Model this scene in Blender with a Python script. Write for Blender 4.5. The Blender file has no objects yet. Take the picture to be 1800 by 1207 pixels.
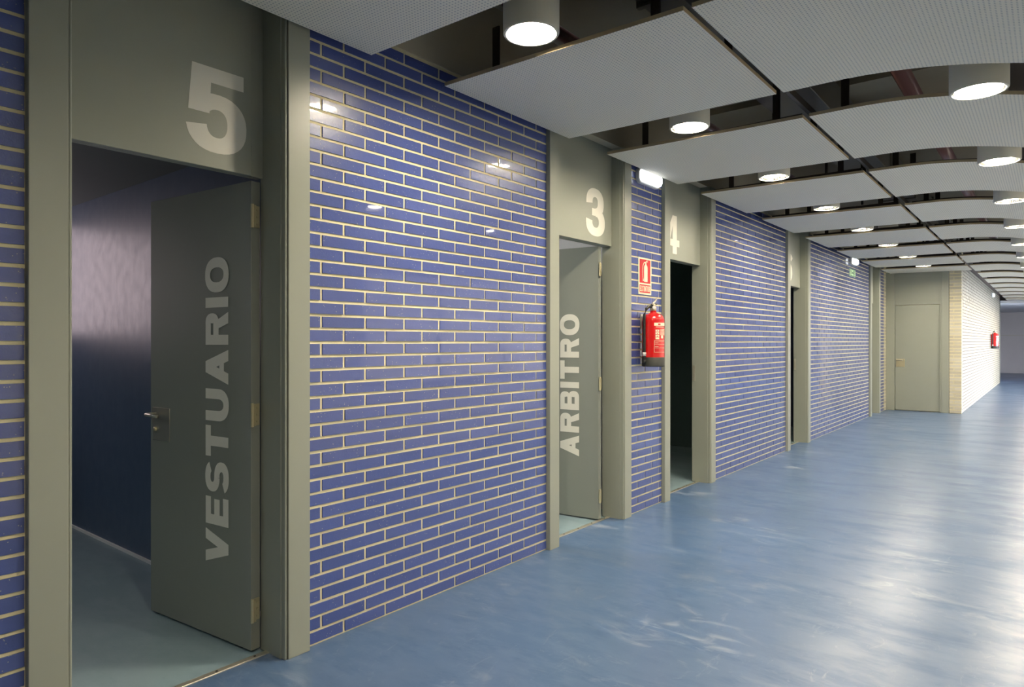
import bpy, bmesh, math, random
from mathutils import Vector

random.seed(7)
S = bpy.context.scene
COL = S.collection

# ------------------------------------------------------------------ camera, world, exposure
CAM_X, CAM_H = 2.58, 1.364
THETA = math.atan(948.0 / 1180.0)
cam_data = bpy.data.cameras.new('camera')
cam_data.sensor_width = 36.0
cam_data.lens = 1180.0 / 1800.0 * 36.0
cam_data.shift_y = -3.5 / 1800.0
cam_data.clip_start = 0.05
cam_data.clip_end = 300
cam = bpy.data.objects.new('camera', cam_data)
cam.location = (CAM_X, 0, CAM_H)
cam.rotation_euler = (math.pi / 2, 0, THETA)
COL.objects.link(cam)
S.camera = cam

world = bpy.data.worlds.new('overcast_sky')
S.world = world
world.use_nodes = True
bg = world.node_tree.nodes['Background']
bg.inputs['Color'].default_value = (0.80, 0.86, 1.0, 1)
bg.inputs['Strength'].default_value = 28.0

LAMP_STRENGTH = 390.0
S.view_settings.view_transform = 'Standard'
S.view_settings.look = 'None'
S.view_settings.exposure = 0.0
S.view_settings.gamma = 1.0
S.view_settings.use_curve_mapping = False
S.cycles.max_bounces = 6
S.cycles.diffuse_bounces = 4
S.cycles.glossy_bounces = 3
S.cycles.transmission_bounces = 3
S.cycles.transparent_max_bounces = 6
S.cycles.caustics_reflective = True
S.cycles.blur_glossy = 1.0
S.cycles.caustics_refractive = False
S.cycles.adaptive_threshold = 0.05
S.cycles.sample_clamp_indirect = 6.0


def portal(name, loc, rot, sx, sy):
    ld = bpy.data.lights.new(name, 'AREA')
    ld.shape = 'RECTANGLE'
    ld.size, ld.size_y = sx, sy
    ld.cycles.is_portal = True
    o = bpy.data.objects.new(name, ld)
    o.location, o.rotation_euler = loc, rot
    COL.objects.link(o)
    return o


RIGHT_X = 3.7          # near right wall of the corridor
HALL_X, HALL_Y = 8.0, 15.6   # beyond it the space widens to a glazed hall
WIN_Y0, WIN_Y1, WIN_Z0, WIN_Z1 = 16.0, 26.0, 0.25, 2.60
portal('window_portal', (HALL_X + 0.2, (WIN_Y0 + WIN_Y1) / 2, (WIN_Z0 + WIN_Z1) / 2), (0, math.pi / 2, 0),
       WIN_Z1 - WIN_Z0, WIN_Y1 - WIN_Y0)

# ------------------------------------------------------------------ helpers


def lin(r, g, b):
    def f(v):
        v /= 255.0
        return v / 12.92 if v <= 0.04045 else ((v + 0.055) / 1.055) ** 2.4
    return (f(r), f(g), f(b), 1.0)


class NT:
    """small wrapper to write node trees briefly"""

    def __init__(self, name):
        self.m = bpy.data.materials.new(name)
        self.m.use_nodes = True
        self.t = self.m.node_tree
        self.p = self.t.nodes['Principled BSDF']
        self.out = self.t.nodes['Material Output']

    def n(self, kind, **kw):
        node = self.t.nodes.new(kind)
        for k, v in kw.items():
            setattr(node, k, v)
        return node

    def l(self, a, b):
        self.t.links.new(a, b)

    def math(self, op, a, b=None, c=None):
        n = self.n('ShaderNodeMath', operation=op)
        for i, v in enumerate((a, b, c)):
            if v is None:
                continue
            if isinstance(v, (int, float)):
                n.inputs[i].default_value = v
            else:
                self.l(v, n.inputs[i])
        return n.outputs[0]

    def pos(self, scale=(1, 1, 1), obj=False):
        if obj:
            src = self.n('ShaderNodeTexCoord').outputs['Object']
        else:
            src = self.n('ShaderNodeNewGeometry').outputs['Position']
        mp = self.n('ShaderNodeMapping')
        mp.inputs['Scale'].default_value = scale
        self.l(src, mp.inputs['Vector'])
        return mp.outputs[0]

    def noise(self, vec, scale, detail=2.0, rough=0.5, dist=0.0):
        n = self.n('ShaderNodeTexNoise')
        n.inputs['Scale'].default_value = scale
        n.inputs['Detail'].default_value = detail
        n.inputs['Roughness'].default_value = rough
        n.inputs['Distortion'].default_value = dist
        if vec is not None:
            self.l(vec, n.inputs['Vector'])
        return n.outputs['Fac']

    def ramp(self, fac, stops):
        r = self.n('ShaderNodeValToRGB')
        el = r.color_ramp.elements
        while len(el) < len(stops):
            el.new(0.5)
        for e, (p, c) in zip(el, stops):
            e.position = p
            e.color = c if len(c) == 4 else (c[0], c[1], c[2], 1)
        self.l(fac, r.inputs[0])
        return r.outputs[0]

    def mix(self, fac, a, b, blend='MIX'):
        n = self.n('ShaderNodeMix', data_type='RGBA', blend_type=blend)
        for sock, v in ((n.inputs[0], fac), (n.inputs[6], a), (n.inputs[7], b)):
            if isinstance(v, (int, float)):
                sock.default_value = v
            elif isinstance(v, tuple):
                sock.default_value = v
            else:
                self.l(v, sock)
        return n.outputs[2]

    def bump(self, height, strength, dist=0.002):
        b = self.n('ShaderNodeBump')
        b.inputs['Strength'].default_value = strength
        b.inputs['Distance'].default_value = dist
        self.l(height, b.inputs['Height'])
        self.l(b.outputs[0], self.p.inputs['Normal'])


def g(v):
    return (v, v, v, 1)


def simple(name, col, rough=0.5, metal=0.0, coat=0.0, bump=0.0, bscale=60.0, spec=0.5, vary=0.06):
    t = NT(name)
    p = t.p
    p.inputs['Roughness'].default_value = rough
    p.inputs['Metallic'].default_value = metal
    p.inputs['Coat Weight'].default_value = coat
    p.inputs['Specular IOR Level'].default_value = spec
    vec = t.pos()
    nz = t.noise(vec, 3.0, 4.0, 0.6)
    c2 = (col[0] * (1 - vary), col[1] * (1 - vary), col[2] * (1 - vary), 1)
    t.l(t.mix(nz, col, c2), p.inputs['Base Color'])
    if bump:
        t.bump(t.noise(vec, bscale, 2.0), bump)
    return t.m


def glow(name, col, strength):
    t = NT(name)
    t.p.inputs['Base Color'].default_value = col
    t.p.inputs['Emission Color'].default_value = col
    t.p.inputs['Emission Strength'].default_value = strength
    return t.m


# glazed blue brick: deep blue body, glossy dimpled glaze, a few pinholes
def brick_mat(name, base, base2, rough, dots, bump, coat=0.8):
    t = NT(name)
    p = t.p
    vec = t.pos()
    oi = t.n('ShaderNodeObjectInfo')
    var = t.ramp(oi.outputs['Random'], [(0.0, base), (1.0, base2)])
    dark = t.mix(t.math('MULTIPLY', t.noise(vec, 9.0, 4.0, 0.65), 0.30), var,
                 (base[0] * 0.55, base[1] * 0.55, base[2] * 0.6, 1))
    vo = t.n('ShaderNodeTexVoronoi')
    vo.inputs['Scale'].default_value = 70.0
    t.l(vec, vo.inputs['Vector'])
    spot = t.math('LESS_THAN', vo.outputs['Distance'], 0.13)
    sel = t.math('GREATER_THAN', t.noise(vec, 14.0, 1.0), 0.52)
    spot = t.math('MULTIPLY', t.math('MULTIPLY', spot, sel), dots)
    t.l(t.mix(spot, dark, lin(170, 170, 160)), p.inputs['Base Color'])
    p.inputs['Roughness'].default_value = rough * 2
    p.inputs['Coat Weight'].default_value = coat
    p.inputs['Coat Roughness'].default_value = rough * 0.25
    h = t.math('ADD', t.math('MULTIPLY', t.noise(vec, 34.0, 2.0, 0.6), 1.0), t.math('MULTIPLY', t.noise(vec, 170.0, 1.0), 0.38))
    t.bump(h, bump, 0.002)
    return t.m


def mortar_mat(name, c1, c2):
    t = NT(name)
    vec = t.pos()
    t.l(t.mix(t.noise(vec, 22.0, 5.0, 0.7), c1, c2), t.p.inputs['Base Color'])
    t.p.inputs['Roughness'].default_value = 0.92
    t.bump(t.noise(vec, 220.0, 3.0), 0.5, 0.002)
    return t.m


def floor_mat(name, base, base2, scuff_amt):
    t = NT(name)
    p = t.p
    pos = t.pos()
    large = t.noise(pos, 0.9, 4.0, 0.55)
    col = t.mix(large, base, base2)
    # dried wipe marks and shoe scuffs
    vs = t.pos((1.0, 2.2, 1.0))
    sc1 = t.ramp(t.noise(vs, 3.4, 7.0, 0.62, 0.9), [(0.54, g(0)), (0.72, g(1))])
    sc2 = t.ramp(t.noise(pos, 1.1, 2.0), [(0.46, g(0)), (0.62, g(1))])
    sc3 = t.ramp(t.noise(t.pos((2.6, 1.0, 1)), 5.5, 5.0, 0.7, 1.5), [(0.60, g(0)), (0.80, g(1))])
    sc = t.math('MAXIMUM', t.math('MULTIPLY', sc1, sc2), t.math('MULTIPLY', sc3, 0.6))
    sc = t.math('MULTIPLY', sc, scuff_amt)
    col = t.mix(sc, col, lin(190, 195, 200))
    t.l(col, p.inputs['Base Color'])
    # the sheen is worn in bands across the corridor
    band = t.noise(t.pos((0.75, 1.6, 1.0)), 1.5, 4.0, 0.6, 0.6)
    fine = t.noise(pos, 45.0, 3.0, 0.7)
    mr = t.n('ShaderNodeMapRange', interpolation_type='SMOOTHSTEP')
    t.l(band, mr.inputs[0])
    for i, v in ((1, 0.32), (2, 0.68), (3, 0.262), (4, 0.31)):
        mr.inputs[i].default_value = v
    rr = mr.outputs[0]
    rr = t.math('ADD', rr, t.math('MULTIPLY', fine, 0.03))
    rr = t.math('MAXIMUM', rr, 0.277)
    t.l(rr, p.inputs['Roughness'])
    ms = t.n('ShaderNodeMapRange', interpolation_type='SMOOTHSTEP')
    t.l(t.math('ADD', t.math('MULTIPLY', band, 0.6), t.math('MULTIPLY', t.noise(t.pos((0.9, 1.9, 1)), 4.0, 5.0, 0.65), 0.4)), ms.inputs[0])
    for i, v in ((1, 0.40), (2, 0.60), (3, 0.85), (4, 0.25)):
        ms.inputs[i].default_value = v
    t.l(t.math('MULTIPLY', ms.outputs[0], t.math('SUBTRACT', 1.0, t.math('MULTIPLY', sc, 1.5))), p.inputs['Specular IOR Level'])
    h = t.math('ADD', t.noise(pos, 9.0, 3.0, 0.55), t.math('MULTIPLY', t.noise(pos, 160.0, 2.0), 0.08))
    t.bump(h, 0.05, 0.01)
    return t.m


def panel_mat():
    t = NT('perforated_white_board')
    p = t.p
    geo = t.n('ShaderNodeNewGeometry')
    mp = t.n('ShaderNodeVectorMath', operation='SCALE')
    mp.inputs['Scale'].default_value = 1.0 / 0.0165
    t.l(geo.outputs['Position'], mp.inputs[0])
    fr = t.n('ShaderNodeVectorMath', operation='FRACTION')
    t.l(mp.outputs[0], fr.inputs[0])
    sp = t.n('ShaderNodeSeparateXYZ')
    t.l(fr.outputs[0], sp.inputs[0])
    dx = t.math('SUBTRACT', sp.outputs[0], 0.5)
    dy = t.math('SUBTRACT', sp.outputs[1], 0.5)
    d2 = t.math('ADD', t.math('MULTIPLY', dx, dx), t.math('MULTIPLY', dy, dy))
    hole = t.math('LESS_THAN', d2, 0.045)
    base = t.mix(t.noise(geo.outputs['Position'], 1.5, 3.0), lin(242, 236, 219), lin(234, 228, 211))
    t.l(t.mix(hole, base, lin(176, 176, 170)), p.inputs['Base Color'])
    p.inputs['Roughness'].default_value = 0.6
    return t.m


def concrete_mat(name, c1, c2, s=2.0):
    t = NT(name)
    vec = t.pos()
    n1 = t.noise(vec, s, 6.0, 0.65)
    t.l(t.mix(n1, c1, c2), t.p.inputs['Base Color'])
    t.p.inputs['Roughness'].default_value = 0.8
    t.bump(t.noise(vec, 40.0, 4.0, 0.6), 0.25, 0.003)
    return t.m


M = {}
M['brick'] = brick_mat('blue_glazed_brick', lin(76, 91, 155), lin(66, 81, 143), 0.15, 0.8, 0.55)
M['cream_brick'] = brick_mat('cream_glazed_brick', lin(214, 209, 190), lin(192, 185, 163), 0.3, 0.0, 0.10, 0.05)
M['mortar'] = mortar_mat('cream_mortar', lin(240, 231, 192), lin(214, 204, 164))
M['mortar_grey'] = mortar_mat('greyed_mortar', lin(130, 120, 112), lin(108, 98, 92))
M['floor'] = floor_mat('blue_resin_floor', lin(67, 92, 127), lin(82, 104, 134), 0.45)
M['room_floor'] = floor_mat('grey_blue_room_floor', lin(136, 158, 164), lin(124, 146, 154), 0.15)
M['paint'] = simple('grey_green_metal_paint', lin(150, 154, 142), 0.36, 0.0, 0.0, 0.02, 90.0)
M['paint_dark'] = simple('grey_green_door_paint', lin(132, 136, 128), 0.42, 0.0, 0.0, 0.02, 90.0)
M['letter'] = simple('pale_vinyl_lettering', lin(226, 224, 212), 0.5)
M['steel'] = simple('brushed_steel', lin(200, 196, 180), 0.32, 0.75)
M['brass'] = simple('pale_brass', lin(206, 196, 160), 0.35, 0.6)
M['black'] = simple('black_plastic', lin(32, 33, 32), 0.45)
M['rubber'] = simple('dark_grey_rubber', lin(52, 54, 50), 0.55)
M['red'] = simple('red_enamel', lin(206, 22, 24), 0.22, 0.0, 0.5)
M['sign_red'] = simple('red_sign_print', lin(206, 34, 36), 0.4)
M['sign_cream'] = simple('luminous_cream_print', lin(236, 236, 205), 0.45)
M['white_plastic'] = simple('white_plastic', lin(228, 228, 224), 0.4)
M['panel'] = panel_mat()
M['panel_edge'] = simple('board_core_edge', lin(178, 163, 130), 0.9)
M['slab'] = concrete_mat('dark_soffit_concrete', lin(168, 162, 144), lin(146, 140, 124))
M['band'] = concrete_mat('olive_plaster', lin(196, 188, 164), lin(180, 172, 150))
M['dark_metal'] = simple('dark_brown_metal', lin(48, 42, 36), 0.5, 0.3)
M['duct'] = simple('galvanised_duct', lin(120, 118, 112), 0.4, 0.7)
M['pipe'] = simple('dark_red_pipe_paint', lin(72, 48, 43), 0.3, 0.0, 0.3)
M['lamp_body'] = simple('ivory_lamp_housing', lin(226, 222, 204), 0.4)
M['lamp_glow'] = glow('lamp_glass_lit', (1.0, 0.87, 0.67, 1), LAMP_STRENGTH)
M['reflector'] = simple('polished_reflector', lin(235, 235, 230), 0.15, 1.0)
M['emergency_glow'] = glow('emergency_diffuser_lit', (0.92, 0.97, 1.0, 1), 2.2)
M['exit_glow'] = glow('exit_sign_pale', lin(196, 222, 176), 0.35)
M['exit_green'] = simple('exit_green_print', lin(52, 120, 70), 0.4)
M['concrete'] = concrete_mat('pale_grey_concrete', lin(206, 200, 198), lin(190, 184, 184), 1.2)
M['plaster'] = simple('off_white_plaster', lin(240, 238, 230), 0.7)
M['ceiling_white'] = simple('white_ceiling_board', lin(226, 226, 226), 0.7)
M['ground'] = concrete_mat('outside_paving', lin(170, 168, 160), lin(150, 148, 142))


def room_wall_mat(name, c1, c2, rough):
    t = NT(name)
    vec = t.pos()
    n1 = t.noise(t.pos((1, 1, 0.5)), 5.0, 6.0, 0.7, 0.6)
    t.l(t.mix(n1, c1, c2), t.p.inputs['Base Color'])
    r = t.math('ADD', t.math('MULTIPLY', t.noise(vec, 12.0, 4.0), 0.2), rough)
    t.l(r, t.p.inputs['Roughness'])
    t.bump(t.noise(t.pos((1, 1, 0.3)), 14.0, 5.0, 0.6), 0.12, 0.01)
    return t.m


M['room_blue'] = room_wall_mat('glossy_slate_blue_wall', lin(84, 100, 122), lin(70, 88, 112), 0.27)
M['room_white'] = room_wall_mat('white_room_wall', lin(214, 214, 216), lin(204, 204, 208), 0.5)
M['room_dark'] = room_wall_mat('dark_green_grey_wall', lin(92, 112, 112), lin(80, 100, 100), 0.4)
M['room_ceiling'] = simple('grey_room_ceiling', lin(96, 104, 104), 0.8)


def glass_mat():
    t = NT('window_glass')
    tr = t.n('ShaderNodeBsdfTransparent')
    gl = t.n('ShaderNodeBsdfGlossy')
    gl.inputs['Roughness'].default_value = 0.02
    mx = t.n('ShaderNodeMixShader')
    mx.inputs[0].default_value = 0.06
    t.l(tr.outputs[0], mx.inputs[1])
    t.l(gl.outputs[0], mx.inputs[2])
    t.l(mx.outputs[0], t.out.inputs['Surface'])
    return t.m


M['glass'] = glass_mat()


def tag(o, label=None, cat=None, group=None, kind=None):
    if label:
        o['label'] = label
    if cat:
        o['category'] = cat
    if group:
        o['group'] = group
    if kind:
        o['kind'] = kind
    return o


def root(name, loc, label=None, cat=None, group=None, kind=None):
    o = bpy.data.objects.new(name, None)
    o.empty_display_size = 0.1
    o.location = loc
    COL.objects.link(o)
    return tag(o, label, cat, group, kind)


def link(name, me, parent=None):
    """mesh written in world coordinates; under an Empty the offset is taken back"""
    o = bpy.data.objects.new(name, me)
    COL.objects.link(o)
    if parent is not None:
        o.parent = parent
        if parent.type == 'EMPTY':
            o.location = -parent.location
    return o


def mesh(name, verts, faces, mats, smooth=False, mi=None):
    me = bpy.data.meshes.new(name)
    me.from_pydata([tuple(v) for v in verts], [], faces)
    for m in (mats if isinstance(mats, (list, tuple)) else [mats]):
        me.materials.append(m)
    if mi:
        for p, i in zip(me.polygons, mi):
            p.material_index = i
    if smooth:
        for p in me.polygons:
            p.use_smooth = True
    me.update()
    return me


BOXF = [(0, 3, 2, 1), (4, 5, 6, 7), (0, 1, 5, 4), (1, 2, 6, 5), (2, 3, 7, 6), (3, 0, 4, 7)]


def box_v(x0, x1, y0, y1, z0, z1):
    return [(x0, y0, z0), (x1, y0, z0), (x1, y1, z0), (x0, y1, z0), (x0, y0, z1), (x1, y0, z1), (x1, y1, z1), (x0, y1, z1)]


def bevel_mesh(me, w, seg=1):
    bm = bmesh.new()
    bm.from_mesh(me)
    bmesh.ops.bevel(bm, geom=list(bm.edges), offset=w, segments=seg, affect='EDGES', profile=0.5)
    bm.to_mesh(me)
    bm.free()


def box(name, x0, x1, y0, y1, z0, z1, m, parent=None, bev=0.0):
    me = mesh(name, box_v(x0, x1, y0, y1, z0, z1), BOXF, m)
    if bev:
        bevel_mesh(me, bev)
    return link(name, me, parent)


def boxes(name, rects, m, parent=None):
    V, F = [], []
    for r in rects:
        k = len(V)
        V += box_v(*r)
        F += [tuple(i + k for i in f) for f in BOXF]
    return link(name, mesh(name, V, F, m), parent)


def frame_pts(T, pts):
    """T = (origin, ux, uy, uz): local to world"""
    o, a, b, c = T
    return [tuple(o[i] + a[i] * p[0] + b[i] * p[1] + c[i] * p[2] for i in range(3)) for p in pts]


def fbox(name, T, x0, x1, y0, y1, z0, z1, m, parent=None, bev=0.0):
    me = mesh(name, frame_pts(T, box_v(x0, x1, y0, y1, z0, z1)), BOXF, m)
    bm = bmesh.new()
    bm.from_mesh(me)
    bmesh.ops.recalc_face_normals(bm, faces=list(bm.faces))
    if bev:
        bmesh.ops.bevel(bm, geom=list(bm.edges), offset=bev, segments=2, affect='EDGES', profile=0.5)
    bm.to_mesh(me)
    bm.free()
    return link(name, me, parent)


def lathe_data(profile, n=32, T=((0, 0, 0), (1, 0, 0), (0, 1, 0), (0, 0, 1))):
    V, F = [], []
    for r, z in profile:
        for i in range(n):
            a = 2 * math.pi * i / n
            V.append((r * math.cos(a), r * math.sin(a), z))
    k = len(profile)
    for j in range(k - 1):
        for i in range(n):
            i2 = (i + 1) % n
            F.append((j * n + i, j * n + i2, (j + 1) * n + i2, (j + 1) * n + i))
    if profile[0][0] > 1e-6:
        F.append(tuple(reversed(range(n))))
    if profile[-1][0] > 1e-6:
        F.append(tuple((k - 1) * n + i for i in range(n)))
    return frame_pts(T, V), F


def lathe(name, profile, m, parent=None, n=32, T=None, smooth=True, loc=(0, 0, 0)):
    T = T or (loc, (1, 0, 0), (0, 1, 0), (0, 0, 1))
    V, F = lathe_data(profile, n, T)
    me = mesh(name, V, F, m)
    if smooth:
        for p in me.polygons:
            p.use_smooth = len(p.vertices) == 4
        bm = bmesh.new()
        bm.from_mesh(me)
        bmesh.ops.recalc_face_normals(bm, faces=list(bm.faces))
        for e in bm.edges:
            if len(e.link_faces) == 2 and e.calc_face_angle(0) > 0.7:
                e.smooth = False
        bm.to_mesh(me)
        bm.free()
    return link(name, me, parent)


def tube_data(path, r, n=10):
    P = [Vector(p) for p in path]
    V, F = [], []
    up = Vector((0.123, 0.31, 0.94))
    for i, p in enumerate(P):
        d = (P[min(i + 1, len(P) - 1)] - P[max(i - 1, 0)]).normalized()
        a = d.cross(up)
        if a.length < 0.05:
            a = d.cross(Vector((1, 0, 0)))
        a.normalize()
        b = d.cross(a)
        rr = r[i] if isinstance(r, (list, tuple)) else r
        for k in range(n):
            t = 2 * math.pi * k / n
            V.append(tuple(p + a * rr * math.cos(t) + b * rr * math.sin(t)))
    for i in range(len(P) - 1):
        for k in range(n):
            k2 = (k + 1) % n
            F.append((i * n + k, i * n + k2, (i + 1) * n + k2, (i + 1) * n + k))
    F.append(tuple(reversed(range(n))))
    F.append(tuple((len(P) - 1) * n + k for k in range(n)))
    return V, F


def fix_normals(me):
    bm = bmesh.new()
    bm.from_mesh(me)
    bmesh.ops.recalc_face_normals(bm, faces=list(bm.faces))
    bm.to_mesh(me)
    bm.free()
    return me


def tube(name, path, r, m, parent=None, n=10):
    V, F = tube_data(path, r, n)
    me = fix_normals(mesh(name, V, F, m, smooth=True))
    return link(name, me, parent)


# ------------------------------------------------------------------ lettering (own glyph outlines, cap height 1)
def ell(cx, cy, rx, ry, a0, a1, n=18, e=2.3):
    out = []
    for i in range(n + 1):
        a = math.radians(a0 + (a1 - a0) * i / n)
        c, s = math.cos(a), math.sin(a)
        out.append((cx + rx * math.copysign(abs(c) ** (2 / e), c), cy + ry * math.copysign(abs(s) ** (2 / e), s)))
    return out


def strip(outer, inner):
    return [[outer[i], outer[i + 1], inner[i + 1], inner[i]] for i in range(len(outer) - 1)]


def arc(cx, cy, rx, ry, tx, ty, a0, a1, n=18, e=2.3):
    """stroke between two ellipses: outer radii rx, ry; thickness tx at the sides and ty at top/bottom"""
    return strip(ell(cx, cy, rx, ry, a0, a1, n, e), ell(cx, cy, rx - tx, ry - ty, a0, a1, n, e))


def R(x0, y0, x1, y1):
    return [[(x0, y0), (x1, y0), (x1, y1), (x0, y1)]]


def glyph(ch, w, tv, th):
    h = w / 2
    if ch == 'I':
        return R(0, 0, tv, 1), tv
    if ch == 'E':
        return R(0, 0, tv, 1) + R(tv, 0, w, th) + R(tv, 1 - th, w, 1) + R(tv, .5 - th / 2, w * .93, .5 + th / 2), w
    if ch == 'T':
        return R(0, 1 - th, w, 1) + R(h - tv / 2, 0, h + tv / 2, 1 - th), w
    if ch == 'V':
        return [[(0, 1), (tv * 1.08, 1), (h + tv * .5, 0), (h - tv * .5, 0)], [(w, 1), (w - tv * 1.08, 1), (h - tv * .5, 0), (h + tv * .5, 0)]], w
    if ch == 'A':
        return [[(0, 0), (tv * 1.08, 0), (h + tv * .55, 1), (h - tv * .55, 1)], [(w, 0), (w - tv * 1.08, 0), (h - tv * .55, 1), (h + tv * .55, 1)]] + R(w * .24, .19, w * .76, .19 + th * .85), w
    if ch == 'O':
        return arc(h, .5, h, .52, tv, th * .95, 0, 360, 40), w
    if ch == 'U':
        return R(0, .45, tv, 1) + R(w - tv, .45, w, 1) + arc(h, .45, h, .47, tv, th, 180, 360, 20), w
    if ch == 'R':
        rb = .29
        cx = w - rb * 1.25
        return (R(0, 0, tv, 1) + R(tv, 1 - th, cx, 1) + R(tv, 1 - 2 * rb, cx, 1 - 2 * rb + th) +
                arc(cx, 1 - rb, rb * 1.25 - .03, rb, tv, th, -90, 90, 14) +
                [[(w * .50, .45), (w * .50 + tv * .9, .45), (w, 0), (w - tv * 1.12, 0)]]), w
    if ch == 'B':
        r1, r2 = .26, .29
        c1, c2 = w - r1 * 1.35, w - r2 * 1.2
        return (R(0, 0, tv, 1) + R(tv, 1 - th, c1, 1) + R(tv, .5 - th / 2, c1, .5 + th / 2) + R(tv, 0, c2, th) +
                arc(c1, .74, r1 * 1.35 - .04, .26, tv * .95, th, -90, 90, 12) +
                arc(c2, .28, r2 * 1.2, .28, tv, th, -90, 90, 12)), w
    if ch == 'S':
        ry = (1 + th + .04) / 4
        return (arc(h, 1.02 - ry, h * .97, ry, tv * .95, th, 22, 268, 22) +
                arc(h, -.02 + ry, h, ry, tv * .95, th, 92, -158, 22)), w
    if ch == 'N':
        return R(0, 0, tv, 1) + R(w - tv, 0, w, 1) + [[(0, 1), (tv * 1.1, 1), (w, 0), (w - tv * 1.1, 0)]], w
    if ch == 'X':
        return [[(0, 1), (tv * 1.1, 1), (w, 0), (w - tv * 1.1, 0)], [(w, 1), (w - tv * 1.1, 1), (0, 0), (tv * 1.1, 0)]], w
    if ch == '3':
        ry = (1 + th + .03) / 4
        return (arc(h * .96, 1.015 - ry, h * .92, ry, tv * .98, th * .95, 186, -88, 24) +
                arc(h, -.015 + ry, h, ry, tv, th * .95, 88, -187, 26) +
                R(h * .62, .5 - th * .40, h * 1.1, .5 + th * .40)), w
    if ch == '4':
        return (R(w * .80 - tv, 0, w * .80, 1) + R(0, .20, w, .20 + th * .9) +
                [[(0, .20), (0, .20 + th * 1.25), (w * .80 - tv, 1), (w * .80 - tv * .4, 1), (w * .80 - tv * .9, .80), (tv * .95, .20 + th * .9)]]), w
    if ch == '5':
        return (R(w * .10, 1 - th * .95, w * .95, 1) + [[(w * .10, 1), (w * .10 + tv * .96, 1), (w * .04 + tv * 1.02, .44), (w * .04, .44)]] +
                arc(h, .335, h, .355, tv, th * .95, 137, -172, 30)), w
    if ch == '6':
        return (arc(h, .32, h, .34, tv, th * .9, 0, 360, 36) +
                strip([(p[0], p[1]) for p in ell(w * .62, .36, w * .62, .66, 180, 48, 18)], [(p[0], p[1]) for p in ell(w * .62, .36, w * .62 - tv, .66 - th, 180, 52, 18)])), w
    return [], w


def text_polys(s, widths, tv, th, gap):
    x, out = 0.0, []
    for ch in s:
        P, w = glyph(ch, widths.get(ch, widths['*']), tv, th)
        out += [[(a + x, b) for a, b in q] for q in P]
        x += w + gap
    return out, x - gap


def decal(name, polys, T, m, parent, lift=0.0012):
    """flat print: polys in the T frame's (x, y), lifted along z"""
    V, F = [], []
    for i, q in enumerate(polys):
        k = len(V)
        V += [(a, b, lift + i * 0.00001) for a, b in q]
        F.append(tuple(range(k, k + len(q))))
    W = frame_pts(T, V)
    me = mesh(name, W, F, m)
    up = Vector(T[3])
    if any(p.normal.dot(up) < 0 for p in me.polygons):
        F = [tuple(reversed(f)) if p.normal.dot(up) < 0 else f for f, p in zip(F, me.polygons)]
        me = mesh(name, W, F, m)
    return link(name, me, parent)


# ------------------------------------------------------------------ brick walls
COURSE, BLEN, JH, JV = 0.0617, 0.2505, 0.0132, 0.0112
BTOP = 2.853
JOINT_B = 1.957          # a perpend of the even courses, measured along the corridor
BRICK_CACHE = {}


def brick_mesh(w, h, m, key):
    k = (round(w, 4), round(h, 4), key)
    if k not in BRICK_CACHE:
        me = mesh('brick', box_v(-0.03, 0.0, 0, w, 0, h), BOXF, m)
        # only the upright arrises are eased
        bm = bmesh.new()
        bm.from_mesh(me)
        ed = [e for e in bm.edges if all(v.co.x > -0.001 for v in e.verts) and abs(e.verts[0].co.y - e.verts[1].co.y) < 1e-5]
        bmesh.ops.bevel(bm, geom=ed, offset=0.0016, segments=1, affect='EDGES', profile=0.5)
        bm.to_mesh(me)
        bm.free()
        BRICK_CACHE[k] = me
    return BRICK_CACHE[k]


def brick_layout(y0, y1, phase, ztop):
    out = []
    row, z = 0, 0.009
    while z + 0.012 < ztop:
        h = min(COURSE - JH, ztop - z)
        ph = phase + (BLEN / 2 if row % 2 else 0.0)
        k = math.floor((y0 - ph) / BLEN)
        y = ph + k * BLEN
        while y < y1:
            a, b = max(y + JV / 2, y0 + 0.002), min(y + BLEN - JV / 2, y1 - 0.002)
            if b - a > 0.018:
                out.append((a, b, z, h))
            y += BLEN
        row += 1
        z += COURSE
    return out


def brick_wall(name, T, y0, y1, phase, m, key, parent_obj, near, limit=300, minvis=None, jitter=True):
    """T maps (out, along, up): bricks stand proud of the mortar bed. The nearest `limit` bricks are objects."""
    lay = [b for b in brick_layout(y0, y1, phase, BTOP) if minvis is None or b[1] > minvis]
    lay.sort(key=lambda b: (b[0] - near) ** 2 + (b[2] - 1.2) ** 2 * 0.05)
    o, ax, ay, az = T
    ang = math.atan2(ay[1], ay[0]) - math.pi / 2
    for b in lay[:limit]:
        me = brick_mesh(b[1] - b[0], b[3], m, key)
        ob = bpy.data.objects.new('brick', me)
        dx = random.uniform(-0.0012, 0.0012) if jitter else 0
        p = frame_pts(T, [(dx, b[0], b[2])])[0]
        ob.location = p
        ob.rotation_euler = (random.uniform(-.002, .002), random.uniform(-.004, .004), ang + random.uniform(-.003, .003))
        ob.parent = parent_obj
        COL.objects.link(ob)
    rest = lay[limit:]
    if rest:
        V, F = [], []
        for b in rest:
            k = len(V)
            dx = random.uniform(-0.001, 0.001)
            V += frame_pts(T, box_v(-0.03, dx, b[0], b[1], b[2], b[2] + b[3]))
            F += [tuple(i + k for i in f) for f in BOXF]
        me = mesh('distant_bricks', V, F, m)
        bm = bmesh.new()
        bm.from_mesh(me)
        bmesh.ops.recalc_face_normals(bm, faces=list(bm.faces))
        bm.to_mesh(me)
        bm.free()
        tag(link('distant_bricks', me, parent_obj), kind='stuff')


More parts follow.
